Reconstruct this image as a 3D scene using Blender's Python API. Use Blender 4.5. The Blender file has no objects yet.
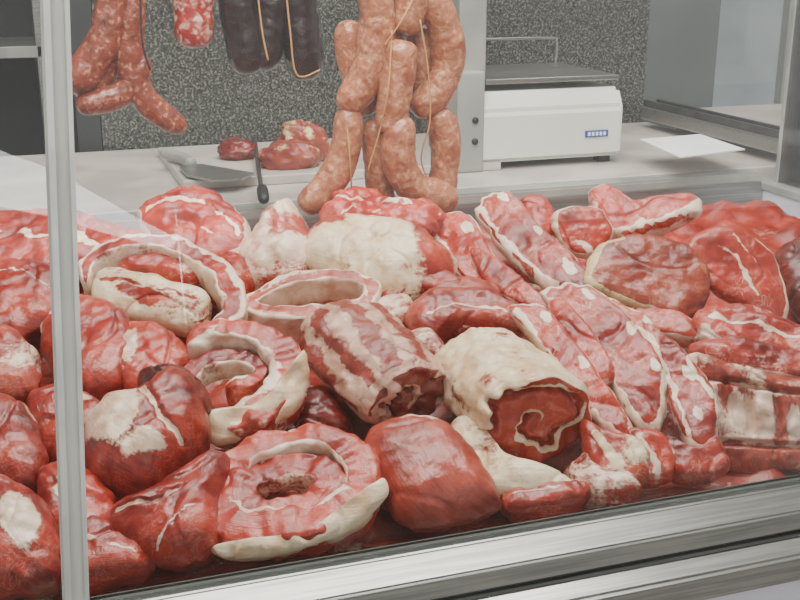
import bpy, bmesh, math, random
from mathutils import Vector, noise, Matrix
random.seed(4)
TH=math.radians(18.7); PH=math.radians(17.5); FPX=1100.0
CAM=Vector((0,0,1.55))
sT,cT,sP,cP=math.sin(TH),math.cos(TH),math.sin(PH),math.cos(PH)
F=Vector((sT*cP,cT*cP,-sP)); R=Vector((cT,-sT,0)); U=Vector((sT*sP,cT*sP,cP))
# ---- survey helpers: turn photo measurements into real positions on the real surfaces
def ray(px,py): return F+R*((px-400)/FPX)+U*((300-py)/FPX)
PZ,PY,PS=1.03,0.9,0.22      # meat pile slope: z = PZ + PS*(y-PY)
YG=.835; ZG=1.55-.55*YG/.89; gt=math.tan(math.radians(7)); ZT=1.78   # front glass foot (y,z), lean, top
def hit(px,py,h=0.0):
    d=ray(px,py); t=(PZ+h-PS*PY-CAM.z)/(d.z-PS*d.y); return CAM+d*t
def hplane(px,py,P,n):
    d=ray(px,py); return CAM+d*((P-CAM).dot(n)/d.dot(n))
def aty(px,py,y): d=ray(px,py); return CAM+d*(y/d.y)
def atz(px,py,z): d=ray(px,py); return CAM+d*((z-CAM.z)/d.z)
def vw(n): return (R*n[0]+U*n[1]-F*n[2]).normalized()
def col(h):
    v=[int(h[i:i+2],16)/255 for i in (0,2,4)]
    return tuple((c/12.92 if c<=.04045 else ((c+.055)/1.055)**2.4) for c in v)+(1,)
# ---------------- materials
class NT:
    def __init__(s,name):
        s.m=bpy.data.materials.new(name); s.m.use_nodes=True; s.t=s.m.node_tree; s.t.nodes.clear()
        s.out=s.n('ShaderNodeOutputMaterial')
    def n(s,ty,**k):
        a=s.t.nodes.new(ty)
        for kk,v in k.items():
            if kk in a.bl_rna.properties: setattr(a,kk,v)
            else: a.inputs[kk].default_value=v
        return a
    def l(s,a,b): s.t.links.new(a,b)
    def math(s,op,a,b=None,c=None,clamp=False):
        m=s.n('ShaderNodeMath'); m.operation=op; m.use_clamp=clamp
        for i,x in enumerate((a,b,c)):
            if x is None: continue
            if isinstance(x,(int,float)): m.inputs[i].default_value=x
            else: s.l(x,m.inputs[i])
        return m.outputs[0]
    def mix(s,f,a,b):
        m=s.n('ShaderNodeMix'); m.data_type='RGBA'
        for sock,x in ((m.inputs[0],f),(m.inputs[6],a),(m.inputs[7],b)):
            if isinstance(x,(int,float,tuple)): sock.default_value=x
            else: s.l(x,sock)
        return m.outputs[2]
    def rng(s,v,a,b,c=0,d=1,smooth=True):
        m=s.n('ShaderNodeMapRange'); m.interpolation_type='SMOOTHSTEP' if smooth else 'LINEAR'
        s.l(v,m.inputs[0])
        for i,x in enumerate((a,b,c,d)): m.inputs[i+1].default_value=x
        return m.outputs[0]
    def noise(s,vec,scale,detail=4,dist=0,rough=.55):
        m=s.n('ShaderNodeTexNoise'); s.l(vec,m.inputs['Vector']); m.inputs['Scale'].default_value=scale
        m.inputs['Detail'].default_value=detail; m.inputs['Distortion'].default_value=dist; m.inputs['Roughness'].default_value=rough
        return m.outputs[0]
def meat_mat(name,dark,light,fat1,fat2,rough=.36,marbw=.018,fs=(14,170)):
    s=NT(name); a=s.n('ShaderNodeAttribute'); a.attribute_name='Col'
    sp=s.n('ShaderNodeSeparateColor'); s.l(a.outputs['Color'],sp.inputs[0])
    tc=s.n('ShaderNodeTexCoord'); mp=s.n('ShaderNodeMapping'); s.l(tc.outputs['UV'],mp.inputs[0])
    mp.inputs['Scale'].default_value=(fs[0],fs[1],1)
    oi=s.n('ShaderNodeObjectInfo'); cx=s.n('ShaderNodeCombineXYZ'); s.l(oi.outputs['Random'],cx.inputs[2])
    s.l(s.math('MULTIPLY',oi.outputs['Random'],37.0),cx.inputs[0]); s.l(cx.outputs[0],mp.inputs['Location'])
    A=s.noise(mp.outputs[0],1.0,6,.7,.6); o=tc.outputs['Object']
    B=s.noise(o,48,6,.2,.6); C=s.noise(o,13,3,.2); D=s.noise(o,260,4,.2)
    fv=s.math('ADD',sp.outputs[0],s.math('MULTIPLY',s.math('SUBTRACT',B,.5),.6))
    fv=s.math('ADD',fv,s.math('MULTIPLY',s.math('SUBTRACT',A,.5),.35))
    fv=s.math('ADD',fv,s.math('MULTIPLY',s.math('SUBTRACT',D,.5),.4))
    fm=s.rng(fv,.40,.60)
    rd=s.math('ABSOLUTE',s.math('SUBTRACT',s.noise(o,46,6,1.0,.68),.5))
    mb=s.math('MULTIPLY',s.rng(rd,0,marbw,1,0),sp.outputs[1])
    mb=s.math('MULTIPLY',mb,s.rng(C,.44,.62,.0,1))
    k=s.math('ADD',s.math('ADD',s.math('MULTIPLY',A,.85),s.math('MULTIPLY',B,.55)),s.math('MULTIPLY',C,1.8))
    k=s.math('ADD',k,s.math('MULTIPLY',D,.25))
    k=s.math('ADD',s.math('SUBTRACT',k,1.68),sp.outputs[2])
    k=s.math('ADD',k,s.math('MULTIPLY',s.math('SUBTRACT',oi.outputs['Random'],.5),.3))
    k=s.rng(k,0.0,1.0)
    mc=s.mix(k,col(dark),col(light))
    film=s.rng(s.noise(o,20,6,.4,.68),.54,.76,0,.28)
    mc=s.mix(film,mc,s.mix(.45,col(light),col(fat1)))
    fc=s.mix(s.rng(s.math('ADD',s.math('MULTIPLY',C,.5),s.math('MULTIPLY',B,.5)),.38,.56),col(fat1),col(fat2))
    fc=s.mix(s.rng(D,.54,.75,0,.25),fc,col(light))
    cc=s.mix(s.math('MAXIMUM',fm,s.math('MULTIPLY',mb,.5)),mc,fc)
    p=s.n('ShaderNodeBsdfPrincipled'); s.l(cc,p.inputs['Base Color'])
    s.l(s.math('ADD',s.math('MULTIPLY',B,.35),rough-.17),p.inputs['Roughness'])
    p.inputs['Coat Weight'].default_value=.38; p.inputs['Coat Roughness'].default_value=.16
    hgt=s.math('ADD',s.math('MULTIPLY',A,.35),s.math('ADD',s.math('MULTIPLY',B,.75),s.math('ADD',s.math('MULTIPLY',D,.2),s.math('MULTIPLY',fm,.2))))
    b=s.n('ShaderNodeBump'); b.inputs['Strength'].default_value=.75; b.inputs['Distance'].default_value=.0033
    s.l(hgt,b.inputs['Height']); s.l(b.outputs[0],p.inputs['Normal']); s.l(b.outputs[0],p.inputs['Coat Normal']); s.l(p.outputs[0],s.out.inputs[0]); return s.m
def plain(name,c,rough=.5,metal=0,c2=None,scale=30,bump=0,coat=0,stretch=None,spec=None):
    s=NT(name); p=s.n('ShaderNodeBsdfPrincipled'); tc=s.n('ShaderNodeTexCoord'); v=tc.outputs['Object']
    if stretch:
        mp=s.n('ShaderNodeMapping'); s.l(v,mp.inputs[0]); mp.inputs['Scale'].default_value=stretch; v=mp.outputs[0]
    n=s.noise(v,scale,4)
    s.l(s.mix(s.rng(n,.35,.65),col(c),col(c2 or c)),p.inputs['Base Color'])
    p.inputs['Roughness'].default_value=rough; p.inputs['Metallic'].default_value=metal; p.inputs['Coat Weight'].default_value=coat
    if bump:
        b=s.n('ShaderNodeBump'); b.inputs['Strength'].default_value=bump; b.inputs['Distance'].default_value=.002
        s.l(n,b.inputs['Height']); s.l(b.outputs[0],p.inputs['Normal'])
    s.l(p.outputs[0],s.out.inputs[0]); return s.m
BEEF=meat_mat('beef','580c08','b03220','d0a488','ecd6bc')
RED=meat_mat('red_meat','6c0f0a','c23a26','daae94','f2dec8',marbw=.024)
PINK=meat_mat('pink_meat','6e1c14','b84a38','d6aa90','f0d8c2')
DARK=meat_mat('dark_meat','380a08','7e1c14','be9278','d8b698')
BROWN=meat_mat('aged_beef','54140e','a03c28','cca870','e2cc98')
FATM=meat_mat('fatty_meat','7c1812','bc422e','dcb68c','f2e0be')
MEMB=meat_mat('membrane_beef','4e1410','92382a','b08068','d4aa96')
def speckle(name,base,spot,spot2,sc=130,k1=.8,lo=.45):
    s=NT(name); p=s.n('ShaderNodeBsdfPrincipled'); tc=s.n('ShaderNodeTexCoord'); v=tc.outputs['Object']
    n=s.noise(v,sc,3,.5); n2=s.noise(v,sc*.35,4,.5)
    c=s.mix(s.rng(n,lo,.72,0,k1),col(base),col(spot)); c=s.mix(s.rng(n2,.46,.74),c,col(spot2))
    s.l(c,p.inputs['Base Color']); p.inputs['Roughness'].default_value=.34; p.inputs['Coat Weight'].default_value=.35; p.inputs['Coat Roughness'].default_value=.2
    b=s.n('ShaderNodeBump'); b.inputs['Strength'].default_value=.9; b.inputs['Distance'].default_value=.005
    s.l(n2,b.inputs['Height']); s.l(b.outputs[0],p.inputs['Normal']); s.l(p.outputs[0],s.out.inputs[0]); return s.m
SAUS=speckle('sausage_casing','a0603e','c89a78','82361c',130,.75)
CHOR=speckle('chorizo_casing','7c3420','c08c6c','4e1810',130,.85,.5)
BLOOD=speckle('blood_sausage_casing','1a0a0b','30110f','0e0507',110,.5)
SALAMI=speckle('salami_casing','941c14','d8c0ac','a84434',90,1)
STEEL=plain('brushed_steel','a9aaa6',.33,.9,'8f918f',8,0,0,(1,40,40))
STEELD=plain('dark_steel','5d5f5d',.45,.8,'4a4b4a',10)
ALU=plain('aluminium','bcbeb9',.42,.6,'a4a7a2',10)
WHITEP=plain('white_enamel','d0cfdc',.35,0,'c8c7d4',4)
PLAST=plain('ivory_plastic','dcdfd6',.4,0,'d4d7cf',5)
GREYP=plain('grey_plastic','9a9c96',.45,0,'8f918c',5)
BLUE=plain('blue_label','1c4a9a',.4)
BLACK=plain('black_rubber','1b1b1c',.6)
GASK=plain('grey_gasket','4c504c',.6)
MARB=plain('white_marble','ccc4bc',.3,0,'b2aaa3',7)
PAPER=plain('white_paper','f2f3f6',.7,0,'e6e8ee',8)
TWINE=plain('twine','b98a4c',.8)
DARKW=plain('dark_paint','24292a',.6,0,'1a1e1f',3)
GREYW=plain('grey_paint','5f6465',.6,0,'54595a',3)
PALEW=plain('pale_render','aeb4b8',.7,0,'9da4a8',3)
CEIL=plain('ceiling_paint','d8d8d4',.8)
TILE=plain('floor_tile','8d8a84',.5,0,'7c7974',2)
ASPH=plain('paving','8a8880',.9,0,'7a7871',6)
CANVAS=plain('white_canvas','f4f4f4',.8,0,'ececec',8)
s=NT('granite'); p=s.n('ShaderNodeBsdfPrincipled'); tc=s.n('ShaderNodeTexCoord'); v=tc.outputs['Object']
a=s.noise(v,210,3); b_=s.noise(v,110,4,.5); g=s.noise(v,6,3)
c=s.mix(s.rng(a,.48,.62),col('2e2f2d'),col('7c7d75')); c=s.mix(s.rng(b_,.55,.62),c,col('111315')); c=s.mix(s.math('MULTIPLY',g,.25),c,col('3c3e39'))
s.l(c,p.inputs['Base Color']); p.inputs['Roughness'].default_value=.3; s.l(p.outputs[0],s.out.inputs[0]); GRAN=s.m
s=NT('clear_glass'); tr=s.n('ShaderNodeBsdfTransparent'); tr.inputs[0].default_value=(.97,.985,.98,1)
gl=s.n('ShaderNodeBsdfGlossy'); gl.inputs['Roughness'].default_value=.0
fr=s.n('ShaderNodeFresnel'); fr.inputs['IOR'].default_value=1.45
mx=s.n('ShaderNodeMixShader'); s.l(fr.outputs[0],mx.inputs[0]); s.l(tr.outputs[0],mx.inputs[1]); s.l(gl.outputs[0],mx.inputs[2]); s.l(mx.outputs[0],s.out.inputs[0]); GLASS=s.m
# ---------------- mesh helpers
def press(v):   # meat close to the front glass is gently pressed flat, never through it
    g=YG+.006+max(0,v.z-ZG)*gt; m=.022; d=v.y-g
    return v if d>m else Vector((v.x,g+m*math.exp((d-m)/m),v.z))
def mkobj(name,V,Fc,mat,colr=None,uv=None,smooth=True,parent=None):
    if colr: V=[press(v) for v in V]
    c=Vector((0,0,0))
    for v in V: c+=v
    c/=len(V)
    me=bpy.data.meshes.new(name); me.from_pydata([tuple(v-c) for v in V],[],Fc); me.update()
    if smooth: me.polygons.foreach_set('use_smooth',[True]*len(me.polygons))
    if colr:
        at=me.color_attributes.new('Col','FLOAT_COLOR','POINT'); at.data.foreach_set('color',[x for q in colr for x in (q[0],q[1],q[2],1)])
    if uv:
        ul=me.uv_layers.new(name='UVMap'); L=[]
        for l in me.loops: L.extend(uv[l.vertex_index])
        ul.data.foreach_set('uv',L)
    me.materials.append(mat); o=bpy.data.objects.new(name,me); o.location=c; bpy.context.collection.objects.link(o)
    if parent: o.parent=parent
    return o
def empty(name,loc=(0,0,0)):
    e=bpy.data.objects.new(name,None); e.empty_display_size=.05; bpy.context.collection.objects.link(e); return e
def box(name,x0,x1,y0,y1,z0,z1,mat,bev=0,parent=None):
    bm=bmesh.new(); bmesh.ops.create_cube(bm,size=1)
    for v in bm.verts: v.co=Vector(((v.co.x)*(x1-x0),(v.co.y)*(y1-y0),(v.co.z)*(z1-z0)))
    if bev: bmesh.ops.bevel(bm,geom=bm.edges[:],offset=bev,segments=3,affect='EDGES',profile=.6)
    me=bpy.data.meshes.new(name); bm.to_mesh(me); bm.free(); me.materials.append(mat)
    o=bpy.data.objects.new(name,me); o.location=((x0+x1)/2,(y0+y1)/2,(z0+z1)/2); bpy.context.collection.objects.link(o)
    if parent: o.parent=parent
    return o
def prism(name,prof,x0,x1,mat,parent=None,bev=0.0015):
    bm=bmesh.new(); a=[bm.verts.new((x0,y,z)) for y,z in prof]; b=[bm.verts.new((x1,y,z)) for y,z in prof]; n=len(prof)
    bm.faces.new(a); bm.faces.new(b[::-1])
    for i in range(n): bm.faces.new((a[i],b[i],b[(i+1)%n],a[(i+1)%n]))
    bmesh.ops.recalc_face_normals(bm,faces=bm.faces[:])
    if bev: bmesh.ops.bevel(bm,geom=bm.edges[:],offset=bev,segments=2,affect='EDGES')
    me=bpy.data.meshes.new(name); bm.to_mesh(me); bm.free(); me.materials.append(mat)
    o=bpy.data.objects.new(name,me); bpy.context.collection.objects.link(o)
    if parent: o.parent=parent
    return o
def cr(P,N,closed):
    n=len(P); out=[]; 
    segs=n if closed else n-1
    D=[math.dist(P[i],P[(i+1)%n]) for i in range(segs)]; T=sum(D)
    for k in range(N):
        q=T*k/(N if closed else N-1); i=0
        while i<segs-1 and q>D[i]: q-=D[i]; i+=1
        t=min(1,q/max(D[i],1e-9))
        g=(lambda j:P[j%n]) if closed else (lambda j:P[max(0,min(n-1,j))])
        a,b,c,d=g(i-1),g(i),g(i+1),g(i+2)
        out.append(tuple(.5*(2*b[m]+(c[m]-a[m])*t+(2*a[m]-5*b[m]+4*c[m]-d[m])*t*t+(3*b[m]-a[m]-3*c[m]+d[m])*t**3) for m in range(len(b))))
    return out
def sst(a,b,x):
    t=max(0,min(1,(x-a)/(b-a))); return t*t*(3-2*t)
def segd(x,y,P):
    m=1e9
    for i in range(len(P)-1):
        ax,ay=P[i]; bx,by=P[i+1]; dx,dy=bx-ax,by-ay; L=dx*dx+dy*dy+1e-9
        t=max(0,min(1,((x-ax)*dx+(y-ay)*dy)/L)); m=min(m,math.hypot(x-ax-dx*t,y-ay-dy*t))
    return m
def spotv(x,y,sp):
    cx,cy,rx,ry,ro=sp[:5]; c,s_=math.cos(math.radians(ro)),math.sin(math.radians(ro)); dx,dy=x-cx,y-cy
    d=math.hypot((dx*c+dy*s_)/rx,(-dx*s_+dy*c)/ry); return 1-sst(.45,1.3,d)
SEED=[0]
def pillow(name,outl,mat,h=0,n=(0,.7,.7),top=.027,bot=.04,e=3.8,amp=.006,fs=32,fat=0,rim=0,rimw=.11,arc=None,
           spots=(),lines=(),dents=(),marb=.5,fib=0,sh=0,fatn=.22,N=160,M=36,parent=None,wob=.055):
    SEED[0]+=7.3; sd=Vector((SEED[0],SEED[0]*.7,SEED[0]*1.3))
    pts=cr(outl,N,True)
    A=cx=cy=0
    for i in range(N):
        x0,y0=pts[i]; x1,y1=pts[(i+1)%N]; k=x0*y1-x1*y0; A+=k; cx+=(x0+x1)*k; cy+=(y0+y1)*k
    cx/=3*A; cy/=3*A
    nw=vw(n); P0=hit(cx,cy,h)
    V=[];C=[];UV=[];cf,sf=math.cos(math.radians(fib)),math.sin(math.radians(fib))
    W=[]
    for j,(x,y) in enumerate(pts):
        w=hplane(x,y,P0,nw); q=1+wob*noise.noise(w*28+sd)+wob*.55*noise.noise(w*80+sd)
        W.append((P0+(w-P0)*q,cx+(x-cx)*q,cy+(y-cy)*q))
    def put(w,x,y,r,zh,side):
        hf=max(0,1-r**e)**.55
        p=w+nw*(zh*hf)
        rad=(w-P0); rad=rad.normalized() if rad.length>1e-6 else Vector((0,0,0))
        dr=(nw*(1 if side>0 else -1)*hf+rad*(1-hf))
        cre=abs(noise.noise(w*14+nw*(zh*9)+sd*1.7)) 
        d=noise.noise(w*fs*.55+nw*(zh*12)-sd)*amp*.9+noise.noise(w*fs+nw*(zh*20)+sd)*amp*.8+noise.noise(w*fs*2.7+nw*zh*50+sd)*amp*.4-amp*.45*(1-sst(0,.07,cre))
        f=fat+fatn*noise.noise(w*22+sd*2)*1.2
        wx=x+5*noise.noise(w*38+sd)+2.5*noise.noise(w*110+sd); wy=y+5*noise.noise(w*38-sd)+2.5*noise.noise(w*110-sd)
        if rim:
            rr=r+.05*noise.noise(w*45+sd)
            k=sst(1-rimw,1-rimw*.35,rr) if side>0 else 1
            if arc:
                an=math.degrees(math.atan2(y-cy,x-cx))%360; a0,a1=arc; dd=(an-a0)%360; sp_=(a1-a0)%360
                k*= sst(-1,14,min(dd,sp_-dd)) if dd<=sp_ else 0
            f=f*(1-k)+rim*k*(.92+.45*noise.noise(w*26-sd))
        for s_ in spots: 
            q=spotv(wx,wy,s_); f=f*(1-q)+s_[5]*q
        if side>0:
            for ln in lines:
                wd_=ln[1]*(.75+.7*noise.noise(w*24+sd*3))
                q=1-sst(wd_*.2,max(1.2,wd_),segd(wx,wy,ln[0])); q*=sst(-.45,-.1,noise.noise(w*20+sd*5)); f=f*(1-q)+ln[2]*q
                if len(ln)>3: d-=q*ln[3]
            for s_ in dents: d-=spotv(x,y,s_)*s_[5]
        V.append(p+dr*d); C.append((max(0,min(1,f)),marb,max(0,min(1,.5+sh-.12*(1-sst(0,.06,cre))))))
        UV.append(((x*cf+y*sf)/1000,(-x*sf+y*cf)/1000+zh*(1-hf)))
    put(P0,cx,cy,0,top,1)
    rings=[(math.sin(math.pi/2*i/M),1) for i in range(1,M)]+[(1,1)]
    M2=12; rings+=[(math.sin(math.pi/2*i/M2),-1) for i in range(M2-1,0,-1)]
    for r,side in rings:
        for j in range(N):
            w,x,y=W[j]; put(P0+(w-P0)*r,cx+(x-cx)*r,cy+(y-cy)*r,r,top if side>0 else -bot,side)
    put(P0,cx,cy,0,-bot,-1); last=len(V)-1
    Fc=[]; K=len(rings)
    flip=A>0
    for j in range(N):
        k=(j+1)%N; Fc.append((0,1+j,1+k))
        for i in range(K-1): a=1+i*N; Fc.append((a+j,a+N+j,a+N+k,a+k))
        a=1+(K-1)*N; Fc.append((a+j,last,a+k))
    if flip: Fc=[f[::-1] for f in Fc]
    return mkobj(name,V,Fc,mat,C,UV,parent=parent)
def ring(name,path,mat,wd,ht=.035,h=0,n=(0,.75,.66),closed=False,bands=(),amp=.004,marb=.5,sh=0,taper=.12,ex=.3,N=180,parent=None,fatn=.22):
    """strip of meat curled on edge: path = centre line, wd = widths (px) along it; bands=(w0,w1,value)"""
    SEED[0]+=7.3; sd=Vector((SEED[0],SEED[0]*.7,SEED[0]*1.3))
    P=cr([(p[0],p[1]) for p in path],N,closed); cx=sum(p[0] for p in P)/N; cy=sum(p[1] for p in P)/N
    nw=vw(n); P0=hit(cx,cy,h); W=[hplane(x,y,P0,nw) for x,y in P]; m=(P0-CAM).length/FPX
    K=48; V=[];C=[];UV=[];L=0
    for i in range(N):
        a=W[(i-1)%N] if closed or i>0 else W[0]; b=W[(i+1)%N] if closed or i<N-1 else W[-1]
        T=(b-a).normalized(); S=T.cross(nw).normalized()
        t=i/(N-1); q=t*(len(wd)-1); k=min(int(q),len(wd)-2); w_=(wd[k]*(1-(q-k))+wd[k+1]*(q-k))*m/2*(1+.25*noise.noise(W[i]*35+sd))
        es=1.0
        if not closed:
            dd=min(t,1-t)/taper; es=math.sqrt(max(0.0,1-(1-min(1,dd))**2))*.98+.02
        if i: L+=(W[i]-W[i-1]).length
        wz=nw*(.008*noise.noise(W[i]*18-sd)) if not closed else nw*(.004*noise.noise(W[i]*18-sd))
        for j in range(K):
            an=2*math.pi*j/K; c_,s_=math.cos(an),math.sin(an)
            u=math.copysign(abs(c_)**ex,c_); v=math.copysign(abs(s_)**ex,s_)
            p=W[i]+S*(u*w_*es)+nw*(v*ht/2*(.4+.6*es))+wz
            d=noise.noise(p*30+sd)*amp+noise.noise(p*85+sd)*amp*.6
            p=p+(S*c_+nw*s_)*d
            uu=u+.28*noise.noise(W[i]*30+sd)+.2*noise.noise(p*90+sd)
            f=fatn*noise.noise(p*25+sd)
            for b0,b1,val in bands:
                kx=sst(b0-.12,b0+.12,uu)*(1-sst(b1-.12,b1+.12,uu)); vv=val*(.95+.4*noise.noise(p*24-sd)); f=f*(1-kx)+vv*kx
            V.append(p); C.append((max(0,min(1,f)),marb,.5+sh)); UV.append((L,u*w_+v*.01))
    Fc=[]
    for i in range(N if closed else N-1):
        a=i*K; b=((i+1)%N)*K
        for j in range(K): k=(j+1)%K; Fc.append((a+j,b+j,b+k,a+k))
    if not closed: Fc.append(tuple(range(K))); Fc.append(tuple(reversed(range((N-1)*K,N*K))))
    return mkobj(name,V,Fc,mat,C,UV,parent=parent)
def roll(name,cap,axis,r1,r2,L,mat,h=0,turns=2.2,rot=0,tw=0,bodyfat=.3,capfat=.8,gd=.010,marb=.5,sh=0,amp=.004,capsh=0,bodyfn=None,fw=.2,irr=.22):
    """rolled joint: open folded face at cap, body running back along -axis"""
    SEED[0]+=7.3; sd=Vector((SEED[0],SEED[0]*.7,SEED[0]*1.3))
    ax=vw(axis); P0=hit(cap[0],cap[1],h)
    X=(R-ax*R.dot(ax)).normalized(); Y=ax.cross(X)
    c_,s_=math.cos(math.radians(tw)),math.sin(math.radians(tw)); X,Y=X*c_+Y*s_,Y*c_-X*s_
    N=170; V=[];C=[];UV=[]
    def rad(th,l):
        return 1+.12*noise.noise(Vector((math.cos(th)*1.3,math.sin(th)*1.3,l*9))+sd)+.05*noise.noise(Vector((math.cos(th)*4,math.sin(th)*4,l*25))+sd)
    capR=38
    for i in range(0,capR+1):
        r=i/capR
        for j in range(N):
            th=2*math.pi*j/N
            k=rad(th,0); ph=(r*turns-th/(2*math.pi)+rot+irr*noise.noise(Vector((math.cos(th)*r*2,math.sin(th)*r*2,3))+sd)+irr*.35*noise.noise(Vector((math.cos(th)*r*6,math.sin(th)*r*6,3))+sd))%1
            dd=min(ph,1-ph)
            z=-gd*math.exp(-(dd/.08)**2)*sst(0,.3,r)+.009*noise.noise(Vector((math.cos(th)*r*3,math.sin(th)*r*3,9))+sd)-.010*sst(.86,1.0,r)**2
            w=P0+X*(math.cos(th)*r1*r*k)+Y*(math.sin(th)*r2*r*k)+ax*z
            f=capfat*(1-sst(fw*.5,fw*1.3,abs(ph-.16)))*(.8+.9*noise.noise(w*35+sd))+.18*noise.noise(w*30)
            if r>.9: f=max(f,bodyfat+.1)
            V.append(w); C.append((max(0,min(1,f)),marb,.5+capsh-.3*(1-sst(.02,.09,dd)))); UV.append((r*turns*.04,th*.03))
    B=46
    for i in range(1,B+1):
        l=i/B*L; t=i/B
        es=1.0 if t<.75 else math.sqrt(max(0,1-((t-.75)/.25)**2))*.9+.02
        if t>=1: es=.02
        bulge=1+.05*math.sin(math.pi*t)
        for j in range(N):
            th=2*math.pi*j/N; k=rad(th,l)*bulge*es
            w=P0+X*(math.cos(th)*r1*k)+Y*(math.sin(th)*r2*k)-ax*(l+.012)
            d=(X*math.cos(th)+Y*math.sin(th)); w=w+d*((noise.noise(w*40+sd)+.5*noise.noise(w*100+sd))*amp*es)
            f=bodyfat+.35*noise.noise(w*22+sd)
            if bodyfn: f=bodyfn(th,t,f)
            V.append(w); C.append((max(0,min(1,f)),marb,.5+sh)); UV.append((th*.05,l) )
    Fc=[]
    for i in range(capR+B):
        for j in range(N):
            k=(j+1)%N; a=i*N; Fc.append((a+j,a+N+j,a+N+k,a+k))
    Fc.append(tuple((capR+B)*N+j for j in range(N)))
    return mkobj(name,V,Fc,mat,C,UV)
def tube(name,P,rad,mat,parent=None,ends=True,K=24,N=60,rn=.03,taper=.2):
    Q=[Vector(p) for p in cr([tuple(p) for p in P],N,False)]; V=[];Fc=[]; SEED[0]+=3
    ref=Vector((.3,1,.2)).normalized()
    for i,q in enumerate(Q):
        T=(Q[min(N-1,i+1)]-Q[max(0,i-1)]).normalized(); X=T.cross(ref).normalized(); Y=T.cross(X); t=i/(N-1); r=rad
        if ends:
            d=min(t,1-t)/taper; r=rad*(math.sqrt(max(0,1-(1-min(1,d))**2))*.9+.10)*(1+.06*math.sin(t*math.pi))
        for j in range(K):
            a=2*math.pi*j/K; v=q+(X*math.cos(a)+Y*math.sin(a))*r*(1+rn*(noise.noise(q*40+Vector((math.cos(a),math.sin(a),SEED[0])))+1.2*noise.noise(q*14+Vector((0,0,SEED[0])))+.5*noise.noise(q*110+Vector((math.cos(a)*2,math.sin(a)*2,SEED[0])))))
            V.append(v)
    for i in range(N-1):
        for j in range(K): k=(j+1)%K; Fc.append((i*K+j,i*K+K+j,i*K+K+k,i*K+k))
    Fc.append(tuple(range(K))); Fc.append(tuple(reversed(range((N-1)*K,N*K))))
    return mkobj(name,V,Fc,mat,parent=parent)
# =================== ROOM ===================
box('floor',-3,3.5,.2,5,-.05,0,TILE)
box('street',-60,60,-90,.2,-.05,0,ASPH)
box('wall_back',.15,1.46,2.42,2.6,0,2.7,GRAN)
box('wall_left',-3,.15,3.3,3.4,0,2.7,DARKW)
box('wall_column',1.46,1.66,2.42,2.6,0,2.7,GREYW)
box('wall_recess',.10,.148,2.42,3.3,0,2.7,DARKW)
box('wall_right',3.0,3.1,.9,3.4,0,2.7,CEIL)
box('ceiling',-3,3.5,.1,3.5,2.7,2.8,CEIL)
w=empty('window_1')
for i,x in enumerate((1.66,1.95,2.3,2.955)): box('mullion_%d'%i,x,x+.045,2.5,2.56,1.0,2.3,GREYP,.004,w)
box('sill',1.66,3.0,2.44,2.6,.95,1.0,ALU,.004,w); box('head',1.66,3.0,2.48,2.58,2.3,2.36,ALU,.004,w)
box('pane',1.66,3.0,2.53,2.535,1.0,2.3,GLASS,0,w)
box('wall_under_window',1.66,3.0,2.48,2.6,0,.95,CEIL)
box('wall_neighbour',1.2,6.5,5.2,5.4,0,4,PALEW)
# =================== DISPLAY CASE ===================
case=empty('refrigerated_display_case')
X0,X1=-.9,1.36; q0=ZG-1.0
def zz(pr): return [(y,z+q0) for y,z in pr]
prism('front_panel',[(YG-.035,.12),(YG-.035,.925+q0),(YG+.03,.925+q0),(YG+.03,.12)],X0,X1,WHITEP,case,.003)
prism('plinth',[(YG+.02,0),(YG+.02,.12),(YG+.06,.12),(YG+.06,0)],X0,X1,STEELD,case)
prism('lower_rail',zz([(YG-.048,.915),(YG-.048,.945),(YG-.03,.957),(YG+.02,.957),(YG+.02,.915)]),X0,X1,STEEL,case,.003)
prism('rail_groove',zz([(YG-.022,.956),(YG-.022,.965),(YG+.02,.965),(YG+.02,.956)]),X0,X1,GASK,case,0)
prism('upper_rail',zz([(YG-.034,.965),(YG-.032,.985),(YG-.008,1.000),(YG+.002,1.000),(YG+.016,.965)]),X0,X1,STEEL,case,.002)
prism('glass_seal',zz([(YG-.004,.998),(YG-.004,1.004),(YG+.006,1.004),(YG+.006,.998)]),X0,X1,GASK,case,0)
prism('front_glass',[(YG,ZG+.002),(YG+(ZT-ZG)*gt,ZT),(YG+.004+(ZT-ZG)*gt,ZT),(YG+.004,ZG+.002)],X0,X1,GLASS,case,0)
prism('top_rail',[(YG-.02+.75*gt,ZT),(YG-.02+.75*gt,ZT+.03),(YG+.03+.75*gt,ZT+.03),(YG+.03+.75*gt,ZT)],X0,X1,STEEL,case)
def slant(name,xb,xt,wd,dy0,dy1,mat,z0=ZG,z1=ZT):
    V=[]
    for z,x in ((z0,xb),(z1,xt)):
        yy=YG+(z-ZG)*gt
        for dx,dy in ((-wd,dy0),(wd,dy0),(wd,dy1),(-wd,dy1)): V.append(Vector((x+dx,yy+dy,z)))
    return mkobj(name,V,[(3,2,1,0),(4,5,6,7),(0,1,5,4),(1,2,6,5),(2,3,7,6),(3,0,4,7)],mat,smooth=False,parent=case)
nrm=Vector((0,-1,gt)).normalized(); G0=Vector((0,YG,ZG))
b0=hplane(75,588,G0,nrm); t0=hplane(54,0,G0,nrm); k=(t0.x-b0.x)/(t0.z-b0.z)
xb=b0.x+(ZG-b0.z)*k; xt=b0.x+(ZT-b0.z)*k
slant('mullion_face',xb,xt,.0105,-.012,-.002,GREYP); slant('mullion_bead',xb-.006,xt-.006,.0025,-.017,-.012,ALU)
slant('mullion_bead_2',xb+.0087,xt+.0087,.0018,-.015,-.012,ALU)
slant('mullion_inner',xb,xt,.007,.006,.009,STEELD)
prism('meat_tray',[(YG+.012,.95),(YG+.012,.99),(YG+.03,.985),(1.735,1.10),(1.735,1.07)],X0,X1-.04,STEEL,case)
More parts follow.
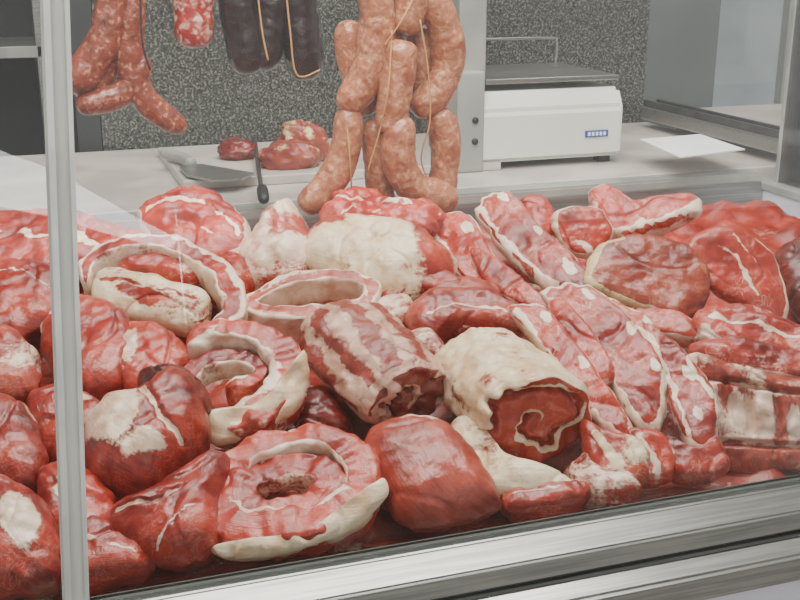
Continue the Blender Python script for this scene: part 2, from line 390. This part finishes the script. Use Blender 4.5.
prism('tray_back',[(1.735,1.0),(1.735,1.135),(1.745,1.135),(1.745,1.0)],X0,X1-.04,STEEL,case)
prism('back_ledge',[(1.745,1.118),(1.745,1.15),(1.79,1.15),(1.79,1.118)],X0,X1-.04,ALU,case,.004)
prism('case_body',[(YG+.04,.12),(YG+.04,.93),(1.74,1.06),(1.74,.12)],X0,X1-.04,WHITEP,case,0)
box('side_panel',X1-.04,X1,YG,1.79,.0,1.12,WHITEP,.004,case)
box('side_cap',X1-.045,X1+.02,YG,1.79,1.12,1.135,ALU,.003,case)
box('side_glass',X1-.02,X1-.014,YG+.09,1.72,1.135,ZT,GLASS,0,case)
box('side_post',X1-.022,X1-.012,1.72,1.73,1.135,ZT,ALU,.002,case)
hb=empty('hanging_rail')
box('bar',X0,X1,1.50,1.52,1.90,1.92,STEEL,.004,hb)
for x in (X0+.01,X1-.03): box('drop_rod_%d'%(x>0),x,x+.01,1.505,1.515,1.92,2.7,STEEL,.002,hb)
bc=empty('back_counter')
box('marble_top',-1.6,1.46,1.80,2.40,1.12,1.15,MARB,.004,bc); box('base',-1.6,1.46,1.85,2.40,0,1.12,WHITEP,0,bc)
box('cutting_board',.25,.86,1.93,2.30,1.15,1.168,MARB,.004,bc)
sc=empty('side_counter')
box('top',1.47,2.3,1.82,2.33,1.16,1.19,MARB,.004,sc); box('base',1.5,2.25,1.85,2.33,0,1.16,WHITEP,0,sc)
box('steel_track',1.40,1.46,1.1,2.33,1.17,1.20,STEEL,.004,sc); box('track_rail_1',1.405,1.415,1.1,2.33,1.20,1.215,STEELD,.001,sc); box('track_rail_2',1.44,1.45,1.1,2.33,1.20,1.215,STEELD,.001,sc)
box('track_leg_1',1.41,1.45,1.12,1.16,0,1.17,STEEL,0,sc)
sh=empty('wall_shelf')
for i,z in enumerate((1.30,1.62,1.9)): box('board_%d'%i,-1.6,.08,2.95,3.29,z,z+.03,ALU,.003,sh)
box('side',.04,.08,2.95,3.29,0,2.2,STEEL,.003,sh); box('side_2',-1.6,-1.56,2.95,3.29,0,2.2,STEEL,.003,sh)
# =================== SCALE ===================
scl=empty('shop_scale')
p0=atz(478,172,1.15); p1=atz(608,158,1.15); ys=p0.y; 
xa,xb2=p0.x,p1.x; 
prism('body',[(ys,1.165),(ys,1.262),(ys+.02,1.298),(ys+.28,1.298),(ys+.28,1.165)],xa,xb2,PLAST,scl,.008)
for i,(xx,yy) in enumerate(((xa+.02,ys+.02),(xb2-.04,ys+.02),(xa+.02,ys+.24),(xb2-.04,ys+.24))): box('foot_%d'%i,xx,xx+.025,yy,yy+.025,1.15,1.168,BLACK,.002,scl)
box('weigh_plate',xa+.02,xb2-.005,ys+.02,ys+.28,1.312,1.322,STEEL,.003,scl)
box('plate_support',xa+.08,xb2-.08,ys+.1,ys+.22,1.295,1.313,GREYP,.002,scl)
tube('plate_guard',[(xa+.04,ys+.28,1.322),(xa+.04,ys+.28,1.368),(xa+.06,ys+.28,1.375),(xb2-.04,ys+.28,1.375),(xb2-.015,ys+.28,1.368),(xb2-.015,ys+.28,1.322)],.003,STEEL,scl,False,10,50,0)
box('side_plate',xa-.045,xa+.01,ys-.004,ys+.10,1.15,1.34,GREYP,.006,scl)
for i,z in enumerate((1.21,1.25)): tube('bolt_%d'%i,[(xa-.01,ys+.0,z),(xa-.01,ys-.008,z)],.006,BLACK,scl,False,12,4,0)
box('display_column',xa-.035,xa+.02,ys+.02,ys+.07,1.335,1.56,ALU,.004,scl)
box('display_head',xa-.09,xa+.14,ys,ys+.09,1.55,1.68,PLAST,.01,scl)
box('brand_label',xb2-.085,xb2-.035,ys-.003,ys+.002,1.205,1.218,BLUE,.001,scl)
for i in range(5): box('label_letter_%d'%i,xb2-.080+i*.0085,xb2-.075+i*.0085,ys-.0045,ys-.002,1.208,1.215,PAPER,0,scl)
# =================== items on the back counter ===================
def blob_at(name,pxc,y,rx,ry,rz,mat,fat=.2,marb=.3):
    c=aty(pxc[0],pxc[1],y); V=[];C=[];UV=[];Fc=[];K=48;N=32;SEED[0]+=5; sd=Vector((SEED[0],1,2))
    for i in range(N+1):
        ph=math.pi*i/N
        for j in range(K):
            th=2*math.pi*j/K; d=Vector((math.sin(ph)*math.cos(th),math.sin(ph)*math.sin(th),math.cos(ph)))
            q=1+.22*noise.noise(d*1.6+sd)+.12*noise.noise(d*4+sd)
            v=c+Vector((d.x*rx,d.y*ry,max(-.95,d.z)*rz))*q; v.z=max(v.z,1.168); V.append(v); C.append((fat+.3*noise.noise(d*2+sd),marb,.5)); UV.append((v.x,v.z))
    for i in range(N):
        for j in range(K): k=(j+1)%K; Fc.append((i*K+j,i*K+K+j,i*K+K+k,i*K+k))
    return mkobj(name,V,Fc,mat,C,UV)
blob_at('cured_ham_piece',(302,146),2.06,.05,.05,.05,BROWN,.42)
blob_at('cured_ham_piece',(290,158),2.0,.055,.04,.035,BROWN,.3)
blob_at('beef_piece',(238,150),2.12,.035,.035,.024,DARK,.2)
cl=empty('cleaver'); q=atz(212,175,1.172)
ang=math.radians(-62)
def loc(u,v,z): return Vector((q.x+u*math.cos(ang)-v*math.sin(ang),q.y+u*math.sin(ang)*.9+v*math.cos(ang),q.z+z))
pr=[(-.10,.0),(-.095,.045),(.06,.05),(.085,.0),(.06,-.04),(-.02,-.04)]
V=[loc(u,v,0) for u,v in pr]+[loc(u,v,.004) for u,v in pr]
mkobj('blade',V,[(5,4,3,2,1,0),(6,7,8,9,10,11)]+[(i,(i+1)%6,6+(i+1)%6,6+i) for i in range(6)],STEEL,smooth=False,parent=cl)
tube('handle',[loc(-.09,.02,.008),loc(-.15,.04,.01),loc(-.21,.045,.012)],.011,GREYP,cl,False,16,20,0)
kn=empty('sharpening_steel'); tube('rod',[atz(262,192,1.175),atz(258,165,1.18),atz(255,140,1.19)],.004,STEELD,kn,False,10,12,0)
tube('grip',[atz(264,200,1.178),atz(262,188,1.178)],.009,BLACK,kn,True,16,14,0)
pp=[atz(640,140,1.195),atz(700,135,1.195),atz(745,150,1.195),atz(680,158,1.195)]
mkobj('paper_sheet',pp+[v+Vector((0,0,.002)) for v in pp],[(3,2,1,0),(4,5,6,7),(0,1,5,4),(1,2,6,5),(2,3,7,6),(3,0,4,7)],PAPER,smooth=False)
# =================== HANGING SAUSAGES ===================
def saus(parent,pts,r,y,mat=SAUS,i=[0]):
    i[0]+=1
    return tube('link_%d'%i[0],[aty(a,b,y+dy) for a,b,dy in [(p[0],p[1],(p[2] if len(p)>2 else 0)) for p in pts]],r,mat,parent,rn=.09,N=80,K=32)
sb=empty('sausage_bunch'); Y=1.49
saus(sb,[(366,-30),(377,10),(375,50),(362,85),(341,110)],.0235,Y)
saus(sb,[(348,20,.03),(352,60,.03),(368,115,.03)],.020,Y)
saus(sb,[(410,-30),(412,0),(403,34)],.022,Y)
saus(sb,[(404,40,-.02),(396,80,-.02),(390,134,-.02)],.0235,Y)
saus(sb,[(420,-14),(440,15),(449,55),(438,90),(412,112)],.0230,Y)
saus(sb,[(424,25,.03),(420,70,.03),(428,115,.03)],.020,Y)
saus(sb,[(349,106),(346,145),(332,180),(302,210)],.0205,Y)
saus(sb,[(374,118,.01),(378,160,.01),(382,210,.01)],.020,Y)
saus(sb,[(404,116,-.03),(398,155,-.03),(414,188,-.03),(456,202,-.03)],.0235,Y)
saus(sb,[(438,108,.0),(446,150,0),(438,210,0)],.0215,Y)
saus(sb,[(390,20,.04),(385,60,.04),(375,110,.04)],.022,Y)
for a in ([(345,108,-.01),(350,160,-.027),(352,205,0)],[(392,30,-.03),(388,90,-.045),(380,130,-.03),(368,170,-.02)],[(420,20,-.03),(428,70,-.03),(430,120,-.03),(422,165,-.02),(450,210,0)],[(405,112,-.02),(405,128,-.03)],[(415,-5,-.03),(402,20,-.04),(385,45,-.03)]):
    tube('string',[aty(p[0],p[1],Y+p[2]) for p in a],.0012,TWINE,sb,False,6,30,0)
for x in (372,410,424):
    b=aty(x,-12,Y); tube('hook_string',[b,Vector((b.x,1.505,1.90))],.0015,TWINE,sb,False,6,4,0)
cb=empty('chorizo_string'); Y2=1.66
saus(cb,[(112,-30),(112,10),(100,50),(68,90)],.024,Y2,CHOR)
saus(cb,[(70,60,.02),(90,84,.02),(116,40,.02)],.022,Y2,CHOR)
saus(cb,[(133,-20),(130,30),(132,70),(150,105),(186,130)],.019,Y2,CHOR)
saus(cb,[(144,55),(124,92),(76,106)],.018,Y2,CHOR)
b=aty(122,-20,Y2); tube('hook_string',[b,Vector((b.x,1.52,1.90))],.0015,TWINE,cb,False,6,4,0)
tube('string',[aty(140,-20,Y2-.03),aty(142,40,Y2-.03),aty(150,70,Y2-.03)],.0015,BLACK,cb,False,6,12,0)
sa=empty('salami'); saus(sa,[(192,-70),(193,-20),(194,48)],.028,Y2,SALAMI)
b=aty(192,-68,Y2); tube('hook_string',[b,Vector((b.x,1.52,1.90))],.0015,TWINE,sa,False,6,4,0)
bs=empty('blood_sausage_bunch')
saus(bs,[(236,-60),(238,0),(250,74)],.026,Y2,BLOOD); saus(bs,[(270,-60),(272,0),(262,70)],.025,Y2,BLOOD)
saus(bs,[(298,-60),(298,10),(308,80)],.027,Y2,BLOOD)
for a in ([(255,-30),(262,30),(268,60)],[(284,-30),(290,30),(297,75),(320,70)]):
    tube('string',[aty(p[0],p[1],Y2-.035) for p in a],.0014,TWINE,bs,False,6,24,0)
for x in (236,270,298):
    b=aty(x,-58,Y2); tube('hook_string',[b,Vector((b.x,1.52,1.90))],.0015,TWINE,bs,False,6,4,0)
# =================== MEAT ===================
nx,ny=230,120; V=[];C=[];UV=[];Fc=[]
for j in range(ny+1):
    for i in range(nx+1):
        x=-.75+2.02*i/nx; y=.865+.79*j/ny
        ed=sst(0,.06,min(i/nx,1-i/nx)*2)*sst(0,.04,j/ny)*sst(0,.1,1-j/ny)
        dd,pp_=noise.voronoi(Vector((x*11,y*13,0)))
        z=PZ+PS*(y-PY)-.045+.03*(dd[1]-dd[0])-.012*noise.noise(Vector((x*20,y*20,1)))
        zb=.995+.155*(y-.91); z=zb+max(0,z-zb)*ed
        V.append(Vector((x,y,z))); C.append((.25+.5*noise.noise(Vector((x*14,y*14,5))),.5,.5)); UV.append((x,y))
for j in range(ny):
    for i in range(nx): a=j*(nx+1)+i; Fc.append((a,a+1,a+nx+2,a+nx+1))
mkobj('meat_trimmings',V,Fc,BEEF,C,UV)
B='beef_chunk'
pillow(B,[(-30,222),(45,214),(108,226),(125,250),(100,272),(40,280),(-30,270)],RED,h=.0,spots=[(95,250,25,10,20,.7)],lines=[([(0,245),(60,252),(110,245)],5,.8)])
pillow(B,[(-40,268),(20,262),(56,272),(66,300),(46,332),(10,345),(-40,340)],RED,h=.01,lines=[([(-20,290),(30,285),(60,300)],4,.6)],rim=.7,arc=(300,40),fib=30)
pillow(B,[(-40,335),(10,335),(36,356),(40,385),(22,402),(-40,405)],PINK,h=.01,fat=.35)
pillow(B,[(-40,400),(10,398),(38,425),(48,465),(30,492),(-40,490)],BEEF,h=.01,rim=.7,arc=(220,340),fib=70)
pillow('pork_shoulder',[(-40,480),(15,482),(50,510),(64,550),(60,582),(20,592),(-40,592)],RED,h=.01,spots=[(25,535,22,34,-20,.85)],top=.03,fib=60)
pillow(B,[(45,325),(80,300),(120,312),(140,350),(128,385),(90,400),(60,385),(44,355)],RED,h=.005,lines=[([(70,330),(110,345),(125,370)],4,.7)],sh=-.1,rim=.7,arc=(180,300),fib=120)
pillow(B,[(110,330),(150,325),(185,345),(190,372),(170,398),(130,398),(112,370)],RED,h=.0,fat=.25,spots=[(130,360,12,20,10,.7)],fib=40)
pillow(B,[(30,400),(70,388),(105,405),(110,440),(88,470),(50,465),(32,435)],BEEF,h=.0,spots=[(80,405,25,8,20,.7)],fib=70)
pillow(B,[(40,470),(85,470),(115,495),(120,530),(90,560),(55,545),(40,510)],RED,h=.0,spots=[(70,500,12,20,10,.7)],fib=50)
pillow(B,[(66,520),(105,522),(150,545),(150,570),(110,578),(70,580)],RED,h=-.005,top=.02,lines=[([(80,545),(110,555),(140,560)],5,.8)])
pillow('lamb_leg_cut',[(140,210),(165,196),(205,193),(238,212),(250,238),(240,262),(200,266),(165,256),(142,235)],RED,h=.02,
  rim=.8,rimw=.14,lines=[([(150,220),(185,212),(225,225),(240,245)],5,.8,.003),([(170,240),(200,235),(215,250)],4,.7)],dents=[(190,235,16,7,10,.012)],top=.03)
pillow(B,[(82,232),(110,226),(150,240),(160,262),(120,268),(85,262)],RED,h=.005,fat=.2)
pillow(B,[(205,262),(235,258),(252,275),(246,300),(222,308),(205,290)],BEEF,h=.0,fat=.3)
pillow('rolled_belly_slice',[(92,285),(108,268),(160,278),(205,292),(212,318),(196,335),(150,328),(110,318),(96,303)],FATM,h=.02,fat=.68,n=(-.1,.35,.9),top=.02,
  spots=[(150,300,32,8,10,.2)],lines=[([(105,285),(150,288),(200,302)],3,.2)],amp=.005)
ring('rolled_belly_slice',[(88,290),(92,268),(125,256),(175,258),(212,272),(230,296),(236,322),(212,334)],RED,[16,20,22,22,22,26,26,18],ht=.045,h=.03,bands=[(-1.3,-.5,.85),(.6,1.3,.65)])
pillow('belly_trimming',[(120,270),(160,264),(200,276),(195,288),(150,284),(122,282)],RED,h=.02,fat=.35)
pillow('pork_hock',[(246,288),(240,262),(256,232),(270,212),(292,206),(306,222),(312,250),(310,278),(296,292),(268,295)],PINK,h=.02,fat=.5,fatn=.35,top=.045,
  spots=[(290,215,16,12,0,.9),(262,250,12,26,20,.65)],dents=[(285,240,6,20,0,.008)],sh=.4,n=(-.1,.6,.8),amp=.007,e=2.6)
pillow('beef_rump',[(304,250),(316,228),(350,224),(400,230),(436,242),(456,268),(440,288),(400,306),(350,295),(318,275)],FATM,h=.035,fat=.5,fatn=.3,top=.05,bot=.05,
  spots=[(365,262,55,26,8,.85),(330,238,20,10,0,.15),(435,272,16,12,0,.1)],e=2.4,sh=.1)
pillow('flank_trimming',[(322,212),(338,195),(365,192),(400,205),(436,208),(446,222),(420,234),(380,230),(350,236),(326,228)],RED,h=.06,fat=.2,top=.022,fatn=.5,sh=.2,amp=.012,wob=.22,
  lines=[([(335,205),(370,215),(410,212),(440,218)],4,.75),([(340,225),(380,222)],3,.7)])
ring('belly_ring',[(262,302),(300,288),(350,286),(372,296),(360,316),(318,322),(268,322),(250,312)],PINK,[18,17,17,18,20,24,22,18],ht=.04,h=.022,closed=True,bands=[(-1.3,-.55,.75),(-.2,.05,.45),(.6,1.3,.75)],sh=.25,amp=.0045)
pillow('belly_trimming',[(265,300),(310,290),(360,296),(345,310),(290,316)],BEEF,h=.0,fat=.3,top=.015)
pillow('belly_flap',[(350,318),(385,300),(408,300),(412,316),(385,338),(355,340)],PINK,h=.018,fat=.55,top=.02,sh=.2)
roll('rolled_flank',(490,334),(.35,-.45,.6),.052,.026,.10,PINK,h=.012,turns=1.4,tw=-12,bodyfat=.12,capfat=.6,sh=-.05,gd=.010)
pillow('flank_steak',[(406,314),(428,294),(470,292),(512,304),(530,324),(510,332),(462,326),(432,338),(415,332)],PINK,h=.035,fat=.12,top=.02,sh=.1,marb=.3,fib=20,lines=[([(425,325),(460,312),(520,324)],3,.7)])
pillow('beef_sliver',[(378,300),(400,280),(440,272),(462,284),(450,294),(410,296),(390,308)],BEEF,h=.03,fat=.15,top=.018)
def stripes(th,t,f): return .42+.3*math.sin(th*9+t*3+2.4*noise.noise(Vector((t*5,th*2,0))))+.25*noise.noise(Vector((t*12,th*5,4)))
roll('rolled_brisket',(410,400),(.55,-.5,.62),.060,.042,.16,MEMB,h=.03,turns=1.1,tw=-15,bodyfat=.5,capfat=1.1,sh=.3,bodyfn=stripes,marb=.7,fw=.25,irr=.5)
def fatroll(th,t,f): return .70+.35*noise.noise(Vector((math.cos(th)*2,math.sin(th)*2,t*4)))-.3*sst(.75,1,t)
roll('rolled_roast',(540,422),(.36,-.34,.8),.066,.052,.16,FATM,h=.035,turns=1.35,rot=.3,tw=-20,bodyfat=.72,capfat=.9,bodyfn=fatroll,capsh=.15,gd=.013,fw=.08,irr=.4)
pillow('beef_round',[(360,455),(378,432),(415,423),(450,428),(470,450),(500,496),(500,512),(455,522),(412,528),(388,508)],PINK,h=.012,fat=.02,fatn=.15,top=.038,fib=60,sh=.12,marb=.15,
  spots=[(430,432,35,6,-5,.7)],amp=.004,e=3)
ring('rib_slice',[(188,352),(215,342),(245,344),(272,352),(288,372),(284,398),(262,416),(232,426),(208,424)],RED,[26,26,28,32,36,42,38,36,26],ht=.04,h=.03,bands=[(.5,1.3,.85),(-.3,-.1,.55),(-1.3,-.85,.5)],amp=.006)
ring('rib_slice',[(190,400),(192,376),(214,366),(244,364),(262,376),(250,392),(226,396)],RED,[24,26,20,18,18,14,10],ht=.03,h=.025,bands=[(.6,1.3,.65)],amp=.005)
pillow('rib_fat_cap',[(206,414),(250,404),(286,382),(302,352),(308,372),(302,402),(275,426),(240,442),(212,444)],FATM,h=.026,fat=.78,fatn=.15,top=.016,n=(.2,.3,.9))
pillow('beef_shoulder',[(86,430),(108,408),(140,402),(180,382),(202,390),(210,425),(204,452),(178,478),(140,500),(100,496),(86,465)],BEEF,h=.02,top=.05,bot=.05,
  spots=[(118,440,34,40,35,.85),(150,470,30,12,-20,.7)],lines=[([(150,415),(165,440),(185,460)],6,.8,.006)],sh=-.02,marb=.4,fib=40,fatn=.35)
pillow(B,[(140,380),(175,372),(205,388),(212,415),(180,420),(148,405)],DARK,h=.035,top=.03,sh=.15)
pillow(B,[(110,520),(150,498),(190,470),(222,458),(236,475),(222,510),(222,545),(190,560),(150,562),(118,545)],RED,h=.008,top=.035,
  spots=[(200,480,12,20,40,.2)],lines=[([(120,525),(160,520),(200,500)],5,.75,.005),([(160,560),(190,530),(215,520)],4,.7)],sh=-.05,fib=-40)
ring('rib_slice',[(238,470),(270,452),(310,446),(344,456),(362,480),(352,508),(318,527),(270,536),(230,532),(226,505)],RED,[32,28,28,34,38,42,42,38,34,32],ht=.035,h=.02,closed=True,bands=[(.65,1.3,.8),(-1.3,-.85,.4),(.0,.12,.5)],amp=.006,sh=.05)
ring('rib_slice',[(244,512),(250,486),(280,474),(315,474),(330,490),(312,510),(278,518)],RED,[34,34,32,32,36,36,34],ht=.03,h=.018,closed=True,bands=[(.7,1.3,.5),(-1.3,-.75,.45)],amp=.007,sh=.0)
pillow('rib_fat_cap',[(214,545),(260,545),(320,531),(366,504),(382,478),(384,498),(350,532),(300,551),(250,558),(216,556)],FATM,h=.020,fat=.78,top=.010,n=(.1,.4,.9))
pillow('belly_flap',[(230,465),(260,440),(310,432),(350,438),(362,452),(330,452),(280,452),(245,475)],PINK,h=.02,fat=.55,top=.015)
pillow(B,[(300,400),(330,395),(350,430),(330,445),(300,440)],DARK,h=-.01)
pillow('fat_trimming',[(400,345),(425,332),(448,352),(452,376),(430,372),(410,360)],PINK,h=.005,fat=.5)
pillow('belly_flap',[(452,430),(470,420),(505,460),(560,475),(580,492),(530,500),(490,494),(465,465)],FATM,h=.006,fat=.62,top=.016)
pillow('beef_sliver',[(500,490),(550,484),(586,484),(584,498),(540,510),(505,508)],RED,h=.0,fat=.25,top=.012,lines=[([(510,497),(580,490)],4,.8)])
pillow('beef_sliver',[(566,468),(596,455),(622,468),(642,490),(610,498),(578,494)],RED,h=.0,fat=.4,top=.014,lines=[([(575,480),(630,484)],5,.85)])
# --- right: long rib slices with thick fat edge and bone ends
def rib(o,h,mat=RED,edge=(),bones=(),**k):
    k.setdefault('fat',.08); k.setdefault('top',.013); k.setdefault('rim',.7); k.setdefault('rimw',.13); k.setdefault('bot',.02); k.setdefault('e',8)
    L=[(e_,7,.85,-.001) for e_ in edge]; S=[(b[0],b[1],8,5,b[2],.95) for b in bones]
    return pillow('beef_rib_slice',o,mat,h=h,n=k.pop('n',(-.25,.6,.75)),lines=L,spots=S,marb=.8,fib=k.pop('fib',50),fatn=.25,amp=.0045,wob=.10,**k)
rib([(428,232),(448,216),(470,216),(486,240),(500,268),(524,290),(500,300),(468,284),(444,262)],.03,edge=[[(434,236),(462,276),(498,296)]],bones=[(470,236,50),(494,274,50)])
rib([(474,208),(500,192),(516,200),(540,226),(566,250),(600,284),(590,300),(556,296),(524,272),(494,240)],.045,edge=[[(480,212),(508,250),(560,294)]],bones=[(505,205,40),(540,236,45),(572,272,45)],sh=-.05)
rib([(470,250),(500,262),(540,296),(560,310),(545,320),(510,304),(480,280)],.025,sh=.1)
rib([(590,196),(604,188),(625,204),(660,200),(696,200),(694,218),(664,232),(620,242),(600,225)],.04,edge=[[(606,238),(660,228),(692,214)]],n=(0,.5,.85),top=.022)
pillow('beef_steak',[(516,212),(532,202),(552,212),(556,236),(540,244),(522,232)],RED,h=.03,rim=.7)
pillow('beef_steak',[(554,220),(572,208),(600,210),(614,230),(606,248),(582,258),(562,246)],RED,h=.045,rim=.85,rimw=.14,n=(0,.3,.95),top=.014,bot=.016,e=7,spots=[(585,250,14,5,20,.7)],sh=.15)
pillow('round_steak',[(586,272),(594,250),(622,238),(668,240),(698,256),(711,282),(706,308),(682,322),(650,314),(612,300),(590,288)],BROWN,h=.055,rim=.95,rimw=.17,arc=(50,240),n=(.05,.5,.87),top=.013,bot=.02,e=8,amp=.0035,
  lines=[([(620,262),(650,270),(690,268)],2.5,.5),([(640,295),(665,285),(690,295)],3,.5)],marb=.8,fib=10,sh=.15)
pillow('beef_steak',[(684,248),(700,232),(730,226),(754,238),(776,262),(788,300),(786,326),(764,328),(740,306),(712,290),(698,268)],RED,h=.055,rim=.9,rimw=.16,arc=(280,70),n=(.1,.35,.93),top=.012,bot=.02,fat=.1,e=8,amp=.0035,
  lines=[([(705,245),(735,260),(755,300)],5,.65),([(730,240),(760,270)],3,.6)],marb=.9,sh=.1)
rib([(575,268),(605,290),(660,312),(690,318),(700,340),(660,338),(610,318),(580,295)],.02)
rib([(540,292),(566,284),(604,296),(640,330),(664,362),(668,400),(656,436),(636,430),(616,396),(588,352),(556,316)],.045,edge=[[(552,306),(590,352),(622,398),(640,430)]],bones=[(590,300,40),(632,334,50),(655,372,70)],sh=-.05)
rib([(606,300),(640,312),(676,346),(704,372),(718,402),(716,440),(694,452),(676,428),(664,386),(640,350),(612,322)],.04,edge=[[(622,318),(655,352),(676,400),(694,446)],[(690,362),(710,400)]],bones=[(650,326,45),(690,378,60),(700,420,80)])
rib([(510,312),(540,306),(570,336),(600,376),(624,412),(634,440),(612,440),(590,418),(566,382),(536,344)],.035,edge=[[(518,316),(560,374),(600,426),(618,440)]],bones=[(548,322,50),(585,368,55)],sh=-.03)
rib([(580,424),(600,430),(636,440),(648,462),(640,486),(606,494),(588,474)],.008,mat=FATM,fat=.42,rim=.35,sh=.1,n=(-.1,.5,.85),top=.02,edge=[[(596,440),(616,470),(630,488)]])
rib([(628,434),(660,436),(676,462),(668,484),(640,486),(630,464)],.006,fat=.3,rim=.3,sh=.1,n=(-.1,.5,.85),top=.02,edge=[[(640,444),(652,464),(656,484)]])
rib([(664,440),(694,450),(718,440),(726,466),(708,482),(676,480),(662,464)],.005,fat=.2,rim=.3,n=(0,.5,.85),sh=.1,top=.02)
rib([(560,300),(590,330),(615,370),(600,385),(575,350),(550,315)],.05,rim=.6)
# right hand rack of bone-in ribs, cut face to the front, chops stacked on top
bones=[(712,400,7,24,-8),(734,412,8,20,-6),(762,414,8,28,-4),(790,424,9,22,-3),(820,426,8,30,0),(846,430,8,26,0)]
pillow('rib_rack',[(690,356),(730,362),(790,374),(860,386),(866,430),(860,466),(790,474),(728,477),(706,462),(696,410)],PINK,h=.01,fat=.36,top=.02,bot=.10,n=(-.1,.2,1),fatn=.5,amp=.008,e=5,
  spots=[b+(.85,) for b in bones]+[(725,452,22,8,10,.1),(775,458,26,8,5,.15)],sh=.1,
  dents=[(x+13,y,4,26,r,.008) for x,y,_,_,r in bones]+[(760,388,80,4,8,.012),(770,446,90,4,3,.014)],lines=[([(690,378),(780,394),(860,404)],5,.85),([(700,436),(780,446),(860,450)],5,.8)],marb=.9,fib=85,N=220,M=60)
pillow('rib_chop',[(690,352),(704,340),(740,338),(800,352),(860,364),(858,384),(800,382),(720,368)],RED,h=.045,fat=.25,top=.016,bot=.02,rim=.8,rimw=.2,arc=(20,170),marb=.8,n=(0,.4,.9),amp=.008,wob=.1,e=6)
pillow('rib_chop',[(696,326),(706,310),(744,308),(800,328),(850,346),(840,362),(770,354),(716,346)],RED,h=.055,fat=.15,top=.016,bot=.02,rim=.85,rimw=.2,arc=(20,190),lines=[([(710,325),(760,333),(820,350)],4,.7)],marb=.8,amp=.008,wob=.1,sh=.1,e=6)
pillow('beef_chunk',[(780,250),(830,240),(870,270),(870,310),(810,316),(786,290)],DARK,h=.02)
# =================== GLARE: white cloth added out of view so the glass mirrors a bright streak ===================
def mirrored(px,py,yo):
    g=hplane(px,py,G0,nrm); d=(g-CAM).normalized(); r=d-nrm*(2*d.dot(nrm)); return g+r*((yo-g.y)/r.y)
bn=empty('glare_cloth'); yo=-4.0
top=[(-60,136),(0,150),(50,168),(100,196),(140,219),(178,238)]; botm=[(-60,200),(0,206),(50,216),(100,231),(140,242),(172,247)]
V=[];Fc=[]
for i in range(len(top)):
    for k_ in range(5):
        q=k_/4; a=mirrored(top[i][0]*(1-q)+botm[i][0]*q,top[i][1]*(1-q)+botm[i][1]*q,yo+.02*math.sin(i*1.7+k_)); V.append(a)
for i in range(len(top)-1):
    for k_ in range(4): a=i*5+k_; Fc.append((a,a+1,a+6,a+5))
mkobj('cloth',V,Fc,CANVAS,parent=bn)
xs=min(v.x for v in V); xe=max(v.x for v in V); zs=max(v.z for v in V); zl=min(v.z for v in V)
for i,x in enumerate((xs-.006,xe+.006)): box('pole_%d'%i,x-.004,x+.004,yo-.04,yo-.03,0,zl+.2,STEELD,.001,bn)
print('GLARE CLOTH x %.2f..%.2f z %.2f..%.2f'%(xs,xe,zl,zs))
# =================== LIGHT / WORLD / CAMERA ===================
wd=bpy.data.worlds.new('World'); bpy.context.scene.world=wd; wd.use_nodes=True
bg=wd.node_tree.nodes['Background']; bg.inputs[0].default_value=(1,.985,.965,1); bg.inputs[1].default_value=1.05
def area(name,loc,rot,sx,sy,e,c=(1,1,1)):
    l=bpy.data.lights.new(name,'AREA'); l.shape='RECTANGLE'; l.size=sx; l.size_y=sy; l.energy=e; l.color=c
    o=bpy.data.objects.new(name,l); o.location=loc; o.rotation_euler=[math.radians(a) for a in rot]; bpy.context.collection.objects.link(o)
area('front_fill_lamp',(.4,1.2,2.6),(0,0,0),1.8,.3,46,(1,.95,.88))
area('front_fill_lamp',(.9,2.0,2.6),(0,0,0),1.5,.25,15,(1,.96,.9))
area('front_fill_lamp',(.2,.35,2.6),(12,0,0),1.8,.25,50,(1,.96,.9))  # added fill lamp out of view, brightens the meats near the glass
# unseen spot added only to brighten the cloth for the glass glare
tg=Vector(((xs+xe)/2,yo,(zs+zl)/2))
sl=bpy.data.lights.new('glare_cloth_spot','SPOT'); sl.energy=52000; sl.spot_size=math.radians(64); sl.spot_blend=.3; sl.shadow_soft_size=.05
so=bpy.data.objects.new('glare_cloth_spot',sl); bpy.context.collection.objects.link(so)
so.location=Vector((tg.x,yo+1.1,.15)); so.rotation_euler=(tg+Vector((0,0,.1))-so.location).to_track_quat('-Z','Y').to_euler()
cd=bpy.data.cameras.new('Camera'); cam=bpy.data.objects.new('Camera',cd); bpy.context.collection.objects.link(cam)
cd.sensor_width=36; cd.lens=36*FPX/800; cd.clip_start=.01
M=Matrix((R,U,-F)).transposed().to_4x4(); M.translation=CAM; cam.matrix_world=M
bpy.context.scene.camera=cam
